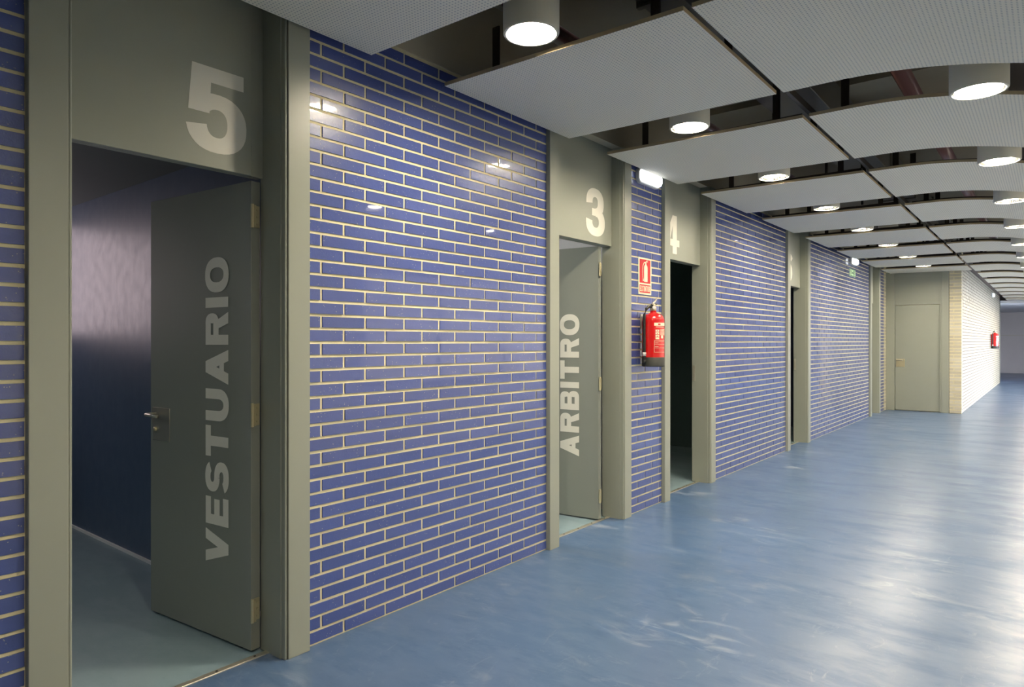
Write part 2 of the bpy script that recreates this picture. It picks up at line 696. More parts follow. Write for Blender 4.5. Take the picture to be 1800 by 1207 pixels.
TX = ((0, 0, 0), (1, 0, 0), (0, 1, 0), (0, 0, 1))      # corridor left wall: out = +X, along = +Y
WT = 0.16                                              # wall thickness
ZC = 3.35                                              # underside of the slab
LEFT = [
    (-4.0, 0.705, 0.2, 'blue glazed brick wall left of the doorway numbered 5'),
    (1.752, 3.572, None, 'wide blue glazed brick wall between doorway 5 and doorway 3'),
    (4.662, 5.242, None, 'narrow blue brick pier behind the near fire extinguisher'),
    (6.345, 8.655, None, 'blue glazed brick wall between doorway 4 and the next doorway'),
    (9.660, 13.545, None, 'far blue glazed brick wall with the green exit sign'),
    (14.455, 14.93, None, 'last sliver of blue brick wall before the end door'),
]
for i, (y0, y1, mv, lab) in enumerate(LEFT):
    w = box('wall_left', -WT, -0.0045, y0, y1, 0, BTOP, M['mortar'])
    tag(w, lab, 'wall', kind='structure')
    ph = JOINT_B if i != 2 else 4.94
    if i == 0:
        ph = 0.620 + BLEN / 2
    if i == 3:
        ph = 6.433
    brick_wall('wall_left', TX, y0, y1, ph, M['brick'], 'blue', w, y0, minvis=mv)
w = box('wall_left', -WT, -0.0045, 14.93, 15.2, 0, BTOP, M['mortar'])
tag(w, 'cream brick return beside the far grey end door', 'wall', kind='structure')
brick_wall('wall_left', TX, 14.93, 15.2, 14.93, M['cream_brick'], 'cream', w, 14.9)

tag(box('trim_1', -WT, 0.0, -4.0, 15.2, BTOP + 0.001, ZC, M['band']), 'olive plaster band above the blue brick wall', 'wall band', kind='structure')

# ------------------------------------------------------------------ floor, slab, other walls
fp = [(-0.10, -4), (RIGHT_X, -4), (RIGHT_X, HALL_Y), (HALL_X, HALL_Y), (HALL_X, 36), (-0.10, 36)]
FL = link('floor', mesh('floor', [(x, y, 0) for x, y in fp] + [(x, y, -.1) for x, y in fp],
                        [tuple(range(6)), tuple(range(11, 5, -1))] + [(k, k + 6, (k + 1) % 6 + 6, (k + 1) % 6) for k in range(6)], M['floor']))
tag(FL, 'glossy blue resin corridor floor with scuffs and lamp reflections', 'floor', kind='structure')
tag(box('ceiling', -WT, HALL_X + 0.2, -4.1, 36.2, ZC, ZC + 0.15, M['slab']), 'dark concrete slab above the hanging panels', 'ceiling', kind='structure')
tag(box('wall_back', -WT, RIGHT_X + 0.15, -4.15, -4.0, 0, ZC, M['plaster']), 'pale plaster wall closing the corridor behind the viewer', 'wall', kind='structure')
tag(box('wall_far', -WT, HALL_X + 0.2, 36.0, 36.2, 0, ZC, M['concrete']), 'grey concrete wall at the far end of the corridor', 'wall', kind='structure')
tag(box('wall_right', RIGHT_X, RIGHT_X + .15, -4, HALL_Y, 0, ZC, M['plaster']), 'pale plaster wall along the right side of the corridor', 'wall', kind='structure')
tag(box('wall_return', RIGHT_X + .15, HALL_X + .15, HALL_Y - .15, HALL_Y, 0, ZC, M['plaster']), 'pale plaster wall where the corridor widens', 'wall', kind='structure')
boxes_r = [(HALL_X, HALL_X + 0.15, HALL_Y, WIN_Y0, 0, ZC), (HALL_X, HALL_X + 0.15, WIN_Y1, 36, 0, ZC),
           (HALL_X, HALL_X + 0.15, WIN_Y0, WIN_Y1, 0, WIN_Z0), (HALL_X, HALL_X + 0.15, WIN_Y0, WIN_Y1, WIN_Z1, ZC)]
tag(boxes('wall_hall', boxes_r, M['plaster']), 'pale plaster wall around the long hall window', 'wall', kind='structure')
win = root('window_1', (HALL_X, (WIN_Y0 + WIN_Y1) / 2, WIN_Z0), 'long clear window band lighting the far corridor from the right', 'window', kind='structure')
nb = 8
for k in range(nb + 1):
    y = WIN_Y0 + (WIN_Y1 - WIN_Y0) * k / nb
    box('mullion', HALL_X + .04, HALL_X + .10, y - .025, y + .025, WIN_Z0, WIN_Z1, M['paint'], win)
for z in (WIN_Z0, WIN_Z1 - .05):
    box('window_frame', HALL_X + .04, HALL_X + .10, WIN_Y0, WIN_Y1, z, z + .05, M['paint'], win)
for k in range(nb):
    a = WIN_Y0 + (WIN_Y1 - WIN_Y0) * k / nb + .025
    box('pane', HALL_X + .066, HALL_X + .074, a, a + (WIN_Y1 - WIN_Y0) / nb - .05, WIN_Z0 + .05, WIN_Z1 - .05, M['glass'], win)
tag(box('ground', HALL_X + .15, 60, -30, 70, -0.3, -0.15, M['ground']), 'paved ground outside the long window', 'ground', kind='structure')
M['frost_near'] = glow('translucent_pane_daylight', (1.0, 0.93, 0.82, 1), 1.0)  # unseen glowing panes, added as fill light for the ceiling panels
W3 = (5.0, 15.2, 0.85, 2.25)
w3 = root('window_3', (RIGHT_X, 10.3, W3[2]), 'long translucent window band on the right wall', 'window', kind='structure')
for k in range(8):
    a = W3[0] + (W3[1] - W3[0]) * k / 8
    b = W3[0] + (W3[1] - W3[0]) * (k + 1) / 8
    box('pane', RIGHT_X - .012, RIGHT_X - .004, a + .03, b - .03, W3[2] + .04, W3[3] - .04, M['frost_near'], w3)
for k in range(9):
    y = W3[0] + (W3[1] - W3[0]) * k / 8
    box('mullion', RIGHT_X - .03, RIGHT_X - .001, y - .03, y + .03, W3[2], W3[3], M['paint'], w3)
for z in (W3[2], W3[3] - .04):
    box('window_frame', RIGHT_X - .03, RIGHT_X - .001, W3[0], W3[1], z, z + .04, M['paint'], w3)
tag(box('wall_beyond', .60, .80, 27.22, 36.0, 0, ZC, M['concrete']), 'grey concrete wall past the end of the cream brick wall', 'wall', kind='structure')
# horizontal joints on the far concrete wall
boxes('joint', [(0, HALL_X, 35.985, 36.0, 1.62, 1.635)], M['band'], bpy.data.objects['wall_far'])
tag(box('trim_2', 0.9, HALL_X, 27.2, 36.0, 2.62, 2.70, M['ceiling_white']), 'flat white ceiling boards past the last hanging panels', 'ceiling', kind='structure')

# end wall (faces the camera) and the cream corridor wall behind its corner
EY, CX, CY1 = 15.2, 1.26, 27.1
TE = ((0, EY, 0), (0, -1, 0), (1, 0, 0), (0, 0, 1))    # out = -Y, along = +X
w = boxes('wall_end', [(1.062, CX - .0045, EY + .0045, EY + .2, 0, BTOP), (-WT, 1.062, EY + .06, EY + .2, 0, ZC), (-WT, 1.062, EY + .03, EY + .06, 2.741, ZC), (1.062, CX, EY + .0045, EY + .2, BTOP, ZC)], M['mortar'])
tag(w, 'cream brick pier right of the grey end door', 'wall', kind='structure')
brick_wall('wall_end', TE, 1.062, CX, 1.262, M['cream_brick'], 'cream', w, 1.0)
TC = ((CX, 0, 0), (1, 0, 0), (0, 1, 0), (0, 0, 1))
w = boxes('wall_corridor', [(CX - .2, CX - .0045, EY + .2, CY1, 0, BTOP), (CX - .2, CX, EY + .2, CY1, BTOP, ZC)], M['mortar_grey'])
tag(w, 'brightly daylit cream brick wall running past the end door', 'wall', kind='structure')
brick_wall('wall_corridor', TC, EY + .0, CY1, EY, M['cream_brick'], 'cream', w, EY)
tag(box('trim_3', CX - .22, CX + .015, CY1, CY1 + .12, 0, 2.72, M['paint_dark']), 'dark metal edge at the end of the cream brick wall', 'trim', kind='structure')


# ------------------------------------------------------------------ doorways in the left wall
def leaf(parent, hinge, ang_dir, length, zt, swing, text=None, handle_s=0.0, strike=True):
    """hinge: (x, y) of the visible face at the hinge edge; ang_dir: unit vector towards the free edge;
    swing: unit normal of the visible face"""
    d, nrm = ang_dir, swing
    T = ((hinge[0], hinge[1], 0), (d[0], d[1], 0), (nrm[0], nrm[1], 0), (0, 0, 1))
    lf = fbox('leaf', T, 0, length, -0.045, 0, 0.010, zt, M['paint_dark'], parent, 0.0015)
    for z in (0.14, 0.995, 1.865):
        V, F = [], []
        for (a, b, c, e_, z0, z1) in ((-0.004, 0.0, -0.040, -0.006, z, z + 0.095), (-0.020, -0.004, -0.012, -0.002, z, z + 0.095)):
            k = len(V)
            V += frame_pts(T, box_v(a, b, c, e_, z0, z1))
            F += [tuple(i + k for i in f) for f in BOXF]
        V2, F2 = tube_data(frame_pts(T, [(-0.012, 0.002, z - .004), (-0.012, 0.002, z + 0.099)]), 0.007, 8)
        k = len(V)
        V += V2
        F += [tuple(i + k for i in f) for f in F2]
        for zz in (z + .018, z + .048, z + .078):
            V2, F2 = lathe_data([(.0055, 0), (.005, .0025), (.001, .003)], 8, (frame_pts(T, [(-.004, -.028, zz)])[0], (nrm[0], nrm[1], 0), (0, 0, 1), (-d[0], -d[1], 0)))
            k = len(V)
            V += V2
            F += [tuple(i + k for i in f) for f in F2]
        hg = link('hinge', fix_normals(mesh('hinge', V, F, M['brass'])), lf)
    if handle_s:
        s0 = handle_s
        fbox('handle_plate', T, s0, s0 + 0.155, 0, 0.003, 0.872, 1.035, M['steel'], lf, 0.001)
        V, F = tube_data(frame_pts(T, [(s0 + .125, 0, 1.003), (s0 + .125, 0.045, 1.003), (s0 + .118, .055, 1.003), (s0 + .06, .058, 1.003), (s0 + .01, .056, 1.001)]), .009, 10)
        link('lever_handle', fix_normals(mesh('lever_handle', V, F, M['steel'], True)), lf)
        V, F = tube_data(frame_pts(T, [(s0 + .122, 0, .928), (s0 + .122, .012, .928)]), .011, 12)
        link('lock_cylinder', fix_normals(mesh('lock_cylinder', V, F, M['brass'], True)), lf)
    if text:
        s, c0, cap, z0, ln, widths = text
        polys, W = text_polys(s, widths, 0.36, 0.235, 0.17)
        kx, ky = ln / W, cap
        polys = [[(a * kx, b * ky) for a, b in q] for q in polys]
        # text runs upwards, its top side towards the free edge
        TT = (frame_pts(T, [(c0, 0, z0)])[0], (0, 0, 1), (d[0], d[1], 0), (nrm[0], nrm[1], 0))
        tag(decal('lettering', polys, TT, M['letter'], lf), 'pale lettering reading ' + s + ' upwards')
    return lf


def door_unit(name, ya, yb, a, zl, label, digit=None, dig_c=0.0, dig_w=0.27, strip_y=None, wl=0.115):
    r = root(name, (0, (ya + yb) / 2, 0), label, 'door', kind='structure')
    P = M['paint']
    zt = BTOP
    # left flange with its rounded inner lip, and the lining behind it
    box('flange', -.02, .030, ya, ya + wl - .012, 0, zt, P, r, .002)
    box('lip', -.02, .024, ya + wl - .010, ya + wl, 0, zt, P, r, .003)
    box('lining', -.158, -.021, ya + wl - .10, ya + wl - .004, 0, zt, P, r)
    # right flange, shadow groove, lining
    box('flange', -.02, .030, yb - .108, yb, 0, zt, P, r, .002)
    box('lip', -.02, .026, yb - .122, yb - .113, 0, zt, P, r, .003)
    box('lining', -.158, -.002, yb - .127, yb - .02, 0, zt, P, r)
    pl, pr = ya + wl - .004, yb - .127
    if strip_y:
        box('jamb_strip', -a - .03, -a - .006, strip_y + .003, pr, zl, zt, P, r)
        pr = strip_y
    lp = box('overpanel', -a - .03, -a, pl, pr, zl, zt, P, r, .0015)
    if digit:
        polys, W = text_polys(digit, {'*': dig_w / .345}, .25, .195, 0)
        polys = [[(p * .345, q * .345) for p, q in qd] for qd in polys]
        TT = ((-a, dig_c - dig_w / 2, 2.155), (0, 1, 0), (0, 0, 1), (1, 0, 0))
        tag(decal('number', polys, TT, M['letter'], lp), 'pale number ' + digit)
    box('lintel', -max(.158, a + .05), -a - .031, pl, yb - .127, zl, zt, P, r)
    th = box('threshold', -.118, -.088, pl, yb - .127, -.01, .005, M['steel'], r, .001)
    for k in range(5):
        yy = pl + .06 + k * (yb - .127 - pl - .12) / 4
        V, F = lathe_data([(.006, .0045), (.005, .0068), (.0005, .0072)], 8, ((-.103, yy, 0), (1, 0, 0), (0, 1, 0), (0, 0, 1)))
        link('screw', mesh('screw', V, F, M['dark_metal']), th)
    return r


def unit(v):
    n = math.hypot(*v)
    return (v[0] / n, v[1] / n)


# doorway 5
d5 = door_unit('door_1', 0.705, 1.752, .135, 2.085, 'grey metal doorway numbered 5 with door lettered VESTUARIO ajar', '5', 1.413, .262, 1.568, wl=.125)
dv = unit((-.814, -.075))
leaf(d5, (-.150, 1.575), dv, .818, 2.068, (-dv[1], dv[0]), ('VESTUARIO', .163, .176, .346, 1.404,
     {'*': 1.12, 'O': 1.25, 'U': 1.14, 'T': 1.10, 'E': .98, 'V': 1.2, 'A': 1.22, 'R': 1.16, 'S': 1.1}), handle_s=.642)
# doorway 3
d3 = door_unit('door_2', 3.572, 4.662, .075, 2.10, 'grey metal doorway numbered 3 with door lettered ARBITRO ajar', '3', 4.300, .265)
dv = unit((-.377, -.043))
leaf(d3, (-.107, 4.396), dv, .82, 2.09, (-dv[1], dv[0]), ('ARBITRO', .164, .1645, .475, 1.102,
     {'*': 1.12, 'O': 1.25, 'T': 1.10, 'A': 1.22, 'R': 1.16, 'B': 1.12}))
# doorway 4: leaf folded back out of sight behind the left jamb
d4 = door_unit('door_3', 5.242, 6.345, .075, 2.10, 'grey metal doorway numbered 4 open onto a dark room', '4', 5.615, .270)
leaf(d4, (-.27, 5.33), (-1, 0), .82, 2.09, (0, 1))
box('strike_plate', -.150, -.128, 6.2145, 6.2185, .98, 1.13, M['steel'], d4)
d6 = door_unit('door_4', 8.655, 9.660, .075, 2.09, 'grey metal doorway numbered 6 open onto a dark blue room', '6', 9.045, .270)
leaf(d6, (-.27, 8.75), (-1, 0), .82, 2.08, (0, 1))
box('strike_plate', -.150, -.128, 9.5295, 9.5335, .98, 1.13, M['steel'], d6)
d7 = door_unit('door_5', 13.545, 14.455, .075, 2.09, 'closed grey metal doorway after the far blue brick wall')
leaf(d7, (-.09, 14.325), (0, -1), .665, 2.085, (1, 0))

box('lining', -.20, -.160, 13.545, 14.455, 0, BTOP, M['paint'], d7)  # unseen backing added to stop light leaking around the closed door

# end door, facing down the corridor
ed = root('door_6', (.54, EY, 0), 'closed grey metal end door with square lock plate', 'door', kind='structure')
box('flange', .0, .15, EY - .03, EY + .05, 0, 2.74, M['paint'], ed, .002)
box('flange', .945, 1.06, EY - .03, EY + .05, 0, 2.74, M['paint'], ed, .002)
box('lining', .915, .945, EY - .02, EY + .05, 0, 2.74, M['paint'], ed)
box('overpanel', .15, .915, EY + .01, EY + .05, 2.085, 2.74, M['paint'], ed, .0015)
lf = box('leaf', .155, .91, EY + .012, EY + .055, .012, 2.078, M['paint'], ed, .0015)
box('lock_plate', .172, .322, EY + .008, EY + .012, .865, 1.02, M['brass'], lf, .001)
V, F = tube_data([(.19, EY + .01, .995), (.19, EY - .045, .995), (.30, EY - .05, .995)], .011, 10)
link('lever_handle', fix_normals(mesh('lever_handle', V, F, M['steel'], True)), lf)


# ------------------------------------------------------------------ rooms behind the open doorways
def room(tagname, y0, y1, depth, h, wall, floor_m, ceil_m):
    x0 = -WT - depth
    tag(box('floor_' + tagname, x0, -.1005, y0, y1, -.1, -.002, floor_m), 'pale grey floor of the ' + tagname.replace('_', ' '), 'floor', kind='structure')
    tag(box('ceiling_' + tagname, x0, -.1905, y0, y1, h, h + .1, ceil_m), 'low grey ceiling of the ' + tagname.replace('_', ' '), 'ceiling', kind='structure')
    tag(box('wall_far_' + tagname, x0 - .1, x0, y0 - .1, y1 + .1, -.1, h + .1, wall), 'back wall of the ' + tagname.replace('_', ' '), 'wall', kind='structure')
    tag(box('wall_near_' + tagname, x0, -.1605, y0 - .08, y0, -.1, h + .1, wall), 'nearer side wall of the ' + tagname.replace('_', ' '), 'wall', kind='structure')
    tag(box('wall_side_' + tagname, x0, -.1605, y1, y1 + .08, -.1, h + .1, wall), 'farther side wall of the ' + tagname.replace('_', ' '), 'wall', kind='structure')


room('changing_room', -2.6, 1.83, 3.6, 2.36, M['room_blue'], M['room_floor'], M['room_ceiling'])
tag(box('baseboard_side', -3.76, -.1605, 1.818, 1.83, -.002, .016, M['white_plastic']), 'thin pale skirting line at the foot of the changing room wall', 'baseboard', kind='structure')  # pale strip stands in for the highlight along the wall foot
room('referee_room', 1.95, 4.72, 3.0, 2.75, M['room_white'], M['room_floor'], M['ceiling_white'])
room('dark_room', 4.85, 8.2, 3.0, 2.6, M['room_dark'], M['room_floor'], M['room_ceiling'])
room('blue_room', 8.35, 11.2, 3.0, 2.6, M['room_blue'], M['room_floor'], M['room_ceiling'])


# unseen glowing pane added for the pink reflection in the changing room, ceiling lamp in the referee room
M['frost'] = glow('frosted_window_daylight', (1.0, 0.80, 0.84, 1), 2.8)
wn = root('window_2', (-3.76, .95, 1.35), 'frosted window on the back wall of the changing room', 'window', kind='structure')
box('pane', -3.755, -3.745, .35, 1.70, 1.42, 2.30, M['frost'], wn)
for z in (1.38, 2.30):
    box('window_frame', -3.76, -3.73, .30, 1.75, z, z + .045, M['paint'], wn)
for y in (.30, 1.70):
    box('window_frame', -3.76, -3.73, y, y + .045, 1.425, 2.30, M['paint'], wn)
M['room_lamp_glow'] = glow('room_lamp_diffuser_lit', (1.0, .97, .92, 1), 110.0)
rl = root('ceiling_lamp', (-1.7, 3.2, 2.75), 'round lit ceiling lamp inside the referee room', 'lamp')
lathe('lamp_housing', [(.20, 2.749), (.20, 2.70), (.18, 2.69)], M['white_plastic'], rl, 32, loc=(-1.7, 3.2, 0))
lathe('diffuser', [(.178, 2.70), (.178, 2.685), (.14, 2.665), (.001, 2.655)], M['room_lamp_glow'], rl, 32, loc=(-1.7, 3.2, 0))

M['cool_lamp_glow'] = glow('cool_lamp_diffuser_lit', (.82, .93, 1.0, 1), 36.0)  # unseen lamp added to brighten the VESTUARIO leaf and its letters
rl = root('ceiling_lamp', (-1.3, -.9, 2.36), 'round dim ceiling lamp inside the changing room', 'lamp')
lathe('lamp_housing', [(.20, 2.359), (.20, 2.31), (.18, 2.30)], M['white_plastic'], rl, 32, loc=(-1.3, -.9, 0))
lathe('diffuser', [(.178, 2.31), (.178, 2.295), (.14, 2.275), (.001, 2.265)], M['cool_lamp_glow'], rl, 32, loc=(-1.3, -.9, 0))

# ------------------------------------------------------------------ hanging ceiling panels
PY0, PT, PL = 2.545, 1.668, 1.178
ORD = ['nearest', 'second', 'third', 'fourth', 'fifth', 'sixth', 'seventh', 'eighth', 'ninth', 'tenth', 'eleventh', 'twelfth',
       'thirteenth', 'fourteenth', 'fifteenth', 'sixteenth', 'seventeenth', 'eighteenth']


def zcurve(x):
    return 2.700 - 0.165 * max(0.0, x - 1.68) ** 2


PANEL_CACHE = {}


def panel_mesh(kind, L):
    k = (kind, round(L, 3))
    if k in PANEL_CACHE:
        return PANEL_CACHE[k]
    V, F, mi = [], [], []
    if kind == 'flat':
        xs = [0.078, 1.422]
        zs = [2.715, 2.700]
    else:
        n = 14
        xs = [1.458 + (2.86 - 1.458) * i / n for i in range(n + 1)]
        zs = [zcurve(x) for x in xs]
    th = .019
    for x, z in zip(xs, zs):
        V += [(x, 0, z), (x, L, z), (x, 0, z + th), (x, L, z + th)]
    for i in range(len(xs) - 1):
        a, b = 4 * i, 4 * i + 4
        F += [(a, a + 1, b + 1, b), (a + 2, b + 2, b + 3, a + 3), (a, b, b + 2, a + 2), (a + 1, a + 3, b + 3, b + 1)]
        mi += [0, 0, 1, 1]
    e = 4 * (len(xs) - 1)
    F += [(0, 2, 3, 1), (e, e + 1, e + 3, e + 2)]
    mi += [1, 1]
    me = mesh('board', V, F, [M['panel'], M['panel_edge']], False, mi)
    if kind != 'flat':
        for p, i in zip(me.polygons, mi):
            p.use_smooth = (i == 0)
        bm = bmesh.new()
        bm.from_mesh(me)
        for ed_ in bm.edges:
            if len(ed_.link_faces) == 2 and ed_.link_faces[0].material_index != ed_.link_faces[1].material_index:
                ed_.smooth = False
        bm.to_mesh(me)
        bm.free()
    PANEL_CACHE[k] = me
    return me


def hanger_mesh(kind):
    k = ('hanger', kind)
    if k in PANEL_CACHE:
        return PANEL_CACHE[k]
    z = 2.72 if kind == 'flat' else 2.70
    me = mesh('hanger', box_v(-.022, .022, -.005, .005, z, 3.02), BOXF, M['dark_metal'])
    PANEL_CACHE[k] = me
    return me


def rib_mesh(kind, L):
    k = ('rib', kind)
    if k in PANEL_CACHE:
        return PANEL_CACHE[k]
    if kind == 'flat':
        V = box_v(.14, 1.38, -.02, .02, 2.736, 2.772)
        me = mesh('rib', V, BOXF, M['dark_metal'])
    else:
        n = 10
        xs = [1.50 + (2.82 - 1.50) * i / n for i in range(n + 1)]
        V, F = [], []
        for x in xs:
            z = zcurve(x) + .0195
            V += [(x, -.02, z), (x, .02, z), (x, .02, z + .035), (x, -.02, z + .035)]
        for i in range(n):
            a, b = 4 * i, 4 * i + 4
            for q in range(4):
                F.append((a + q, b + q, b + (q + 1) % 4, a + (q + 1) % 4))
        F += [(0, 1, 2, 3), (4 * n + 3, 4 * n + 2, 4 * n + 1, 4 * n)]
        me = mesh('rib', V, F, M['dark_metal'])
    PANEL_CACHE[k] = me
    return me


def hang_panel(kind, k, L, label, group):
    y = PY0 + PT * k
    xc = .76 if kind == 'flat' else 2.16
    r = root('ceiling_panel', (xc, y, 2.70), label, 'ceiling panel', group)
    b = bpy.data.objects.new('board', panel_mesh(kind, L))
    COL.objects.link(b)
    b.parent = r
    b.location = (-xc, 0, -2.70)
    for yy in ((.16, L - .16) if L > .6 else (L * .3, L * .75)):
        o = bpy.data.objects.new('rib', rib_mesh(kind, L))
        COL.objects.link(o)
        o.parent = r
        o.location = (-xc, yy, -2.70)
        for xx in ((.30, 1.22) if kind == 'flat' else (1.62, 2.66)):
            o = bpy.data.objects.new('hanger', hanger_mesh(kind))
            COL.objects.link(o)
            o.parent = r
            o.location = (xx - xc, yy, -2.70 + (0 if kind == 'flat' else zcurve(xx) - 2.68))


n = 0
for k in range(-2, 8):
    y = PY0 + PT * k
    L = min(PL, EY - .035 - y)
    if L < .2:
        continue
    lab = {-2: 'flat perforated white ceiling panel directly beside the viewer, left row',
           -1: 'flat perforated white ceiling panel above the doorway numbered 5'}.get(k) or \
        'flat perforated white ceiling panel, %s after the doorway 5 panel along the brick wall' % (ORD[k] if k else 'first')
    if y + PL > EY - .035:
        lab = 'short flat perforated ceiling panel cut off at the end door'
    hang_panel('flat', k, L, lab, 'flat panels in the left ceiling row')
for k in range(-2, 15):
    lab = {-2: 'curved perforated white ceiling panel directly above the viewer, right row',
           -1: 'nearest curved perforated white ceiling panel just ahead of the viewer'}.get(k) or \
        'curved perforated white ceiling panel, %s in the right row ahead of the viewer' % ORD[k + 1]
    hang_panel('curved', k, PL, lab, 'curved panels in the right ceiling row')


# ------------------------------------------------------------------ downlights in the gaps
def lamp_parts(zb):
    hb = .125
    prof = [(.105, zb + .004), (.118, zb), (hb, zb + .008), (hb, zb + .26), (.110, zb + .27), (.110, zb + .27)]
    return prof


LAMP_MESH = {}


def lamp_mesh(what):
    if what in LAMP_MESH:
        return LAMP_MESH[what]
    if what == 'housing':
        V, F = lathe_data([(.108, .10), (.108, .006), (.112, .0), (.121, .0), (.125, .006), (.125, .275), (.118, .285), (.02, .286)], 40)
        me = mesh(what, V, F[:-1] if len(F[-1]) > 4 else F, M['lamp_body'])
        F0 = [f for f in F if not (len(f) == 40 and max(f) < 40)]
        me = mesh(what, V, F0, M['lamp_body'])
    elif what == 'reflector':
        V, F = lathe_data([(.1075, .004), (.105, .018), (.100, .038)], 40)
        me = mesh(what, V, [f for f in F if len(f) == 4], M['reflector'])
    elif what == 'lamp_glass':
        V, F = lathe_data([(.100, .040), (.100, .034), (.07, .025), (.001, .021)], 32)
        me = mesh(what, V, F, M['lamp_glow'])
    else:
        V, F = tube_data([(0, 0, .28), (0, 0, .75)], .014, 8)
        me = mesh(what, V, F, M['dark_metal'])
    for p in me.polygons:
        p.use_smooth = len(p.vertices) == 4
    bm = bmesh.new()
    bm.from_mesh(me)
    bmesh.ops.recalc_face_normals(bm, faces=list(bm.faces))
    for e in bm.edges:
        if len(e.link_faces) == 2 and e.calc_face_angle(0) > .6:
            e.smooth = False
    bm.to_mesh(me)
    bm.free()
    LAMP_MESH[what] = me
    return me


def downlight(x, y, zb, label, group):
    r = root('downlight', (x, y, zb), label, 'lamp', group)
    for w_ in ('housing', 'reflector', 'lamp_glass', 'stem'):
        me = lamp_mesh(w_)
        if w_ == 'stem':
            key = 'stem%.3f' % zb
            if key not in LAMP_MESH:
                V, F = tube_data([(0, 0, .28), (0, 0, ZC - zb - .001)], .014, 8)
                LAMP_MESH[key] = mesh('stem', V, F, M['dark_metal'], True)
            me = LAMP_MESH[key]
        o = bpy.data.objects.new(w_, me)
        COL.objects.link(o)
        o.parent = r


LY0 = PY0 - .175
for k in range(0, 8):
    lab = 'lit cylindrical ceiling downlight beside the viewer, left row' if k < 0 else \
        'lit cylindrical ceiling downlight, %s along the brick wall row' % ORD[k]
    downlight(.785, LY0 + PT * k, 2.722, lab, 'downlights in the left row')
for k in range(-1, 15):  # the one above the viewer is unseen, added to light the VESTUARIO leaf
    lab = 'lit cylindrical ceiling downlight above the viewer, right row' if k < 0 else \
        'lit cylindrical ceiling downlight, %s in the right row under the curved panels' % ORD[k]
    downlight(2.30, LY0 + PT * k, 2.600, lab, 'downlights in the right row')

# ------------------------------------------------------------------ services above the panels
tag(box('ceiling_rail', 1.424, 1.448, -3.9, 15.1, 2.745, 2.785, M['dark_metal']), 'dark carrier rail between the flat and curved panel rows', 'rail')
tag(tube('service_pipe', [(1.86, -3.9, 3.02), (1.86, 35.5, 3.02)], .05, M['pipe'], None, 14), 'dark red pipe running above the curved panels', 'pipe')
tag(tube('service_pipe', [(.42, -3.9, 3.10), (.42, 15.1, 3.10)], .035, M['pipe'], None, 12), 'thin dark red pipe above the flat panels near the wall', 'pipe')
dt = root('air_duct', (1.15, 5, 3.0), 'rectangular grey air duct above the flat panels', 'duct')
box('duct_body', .98, 1.34, -3.9, 15.1, 3.04, 3.28, M['duct'], dt, .004)
for k in range(12):
    y = -3.0 + k * 1.5
    boxes('duct_flange', [(.965, 1.355, y, y + .03, 3.025, 3.295)], M['duct'], dt)
tag(box('cable_tray', 2.35, 2.60, -3.9, 35.5, 3.10, 3.14, M['dark_metal']), 'dark cable tray above the curved panels', 'tray')
for k, y in enumerate((1.0, 4.6, 8.2, 11.8)):
    tag(box('ceiling_beam', .0, RIGHT_X, y + .95, y + 1.20, 3.30, ZC, M['slab']), 'dark concrete cross beam, %s from the viewer' % ORD[k], 'beam', kind='structure')


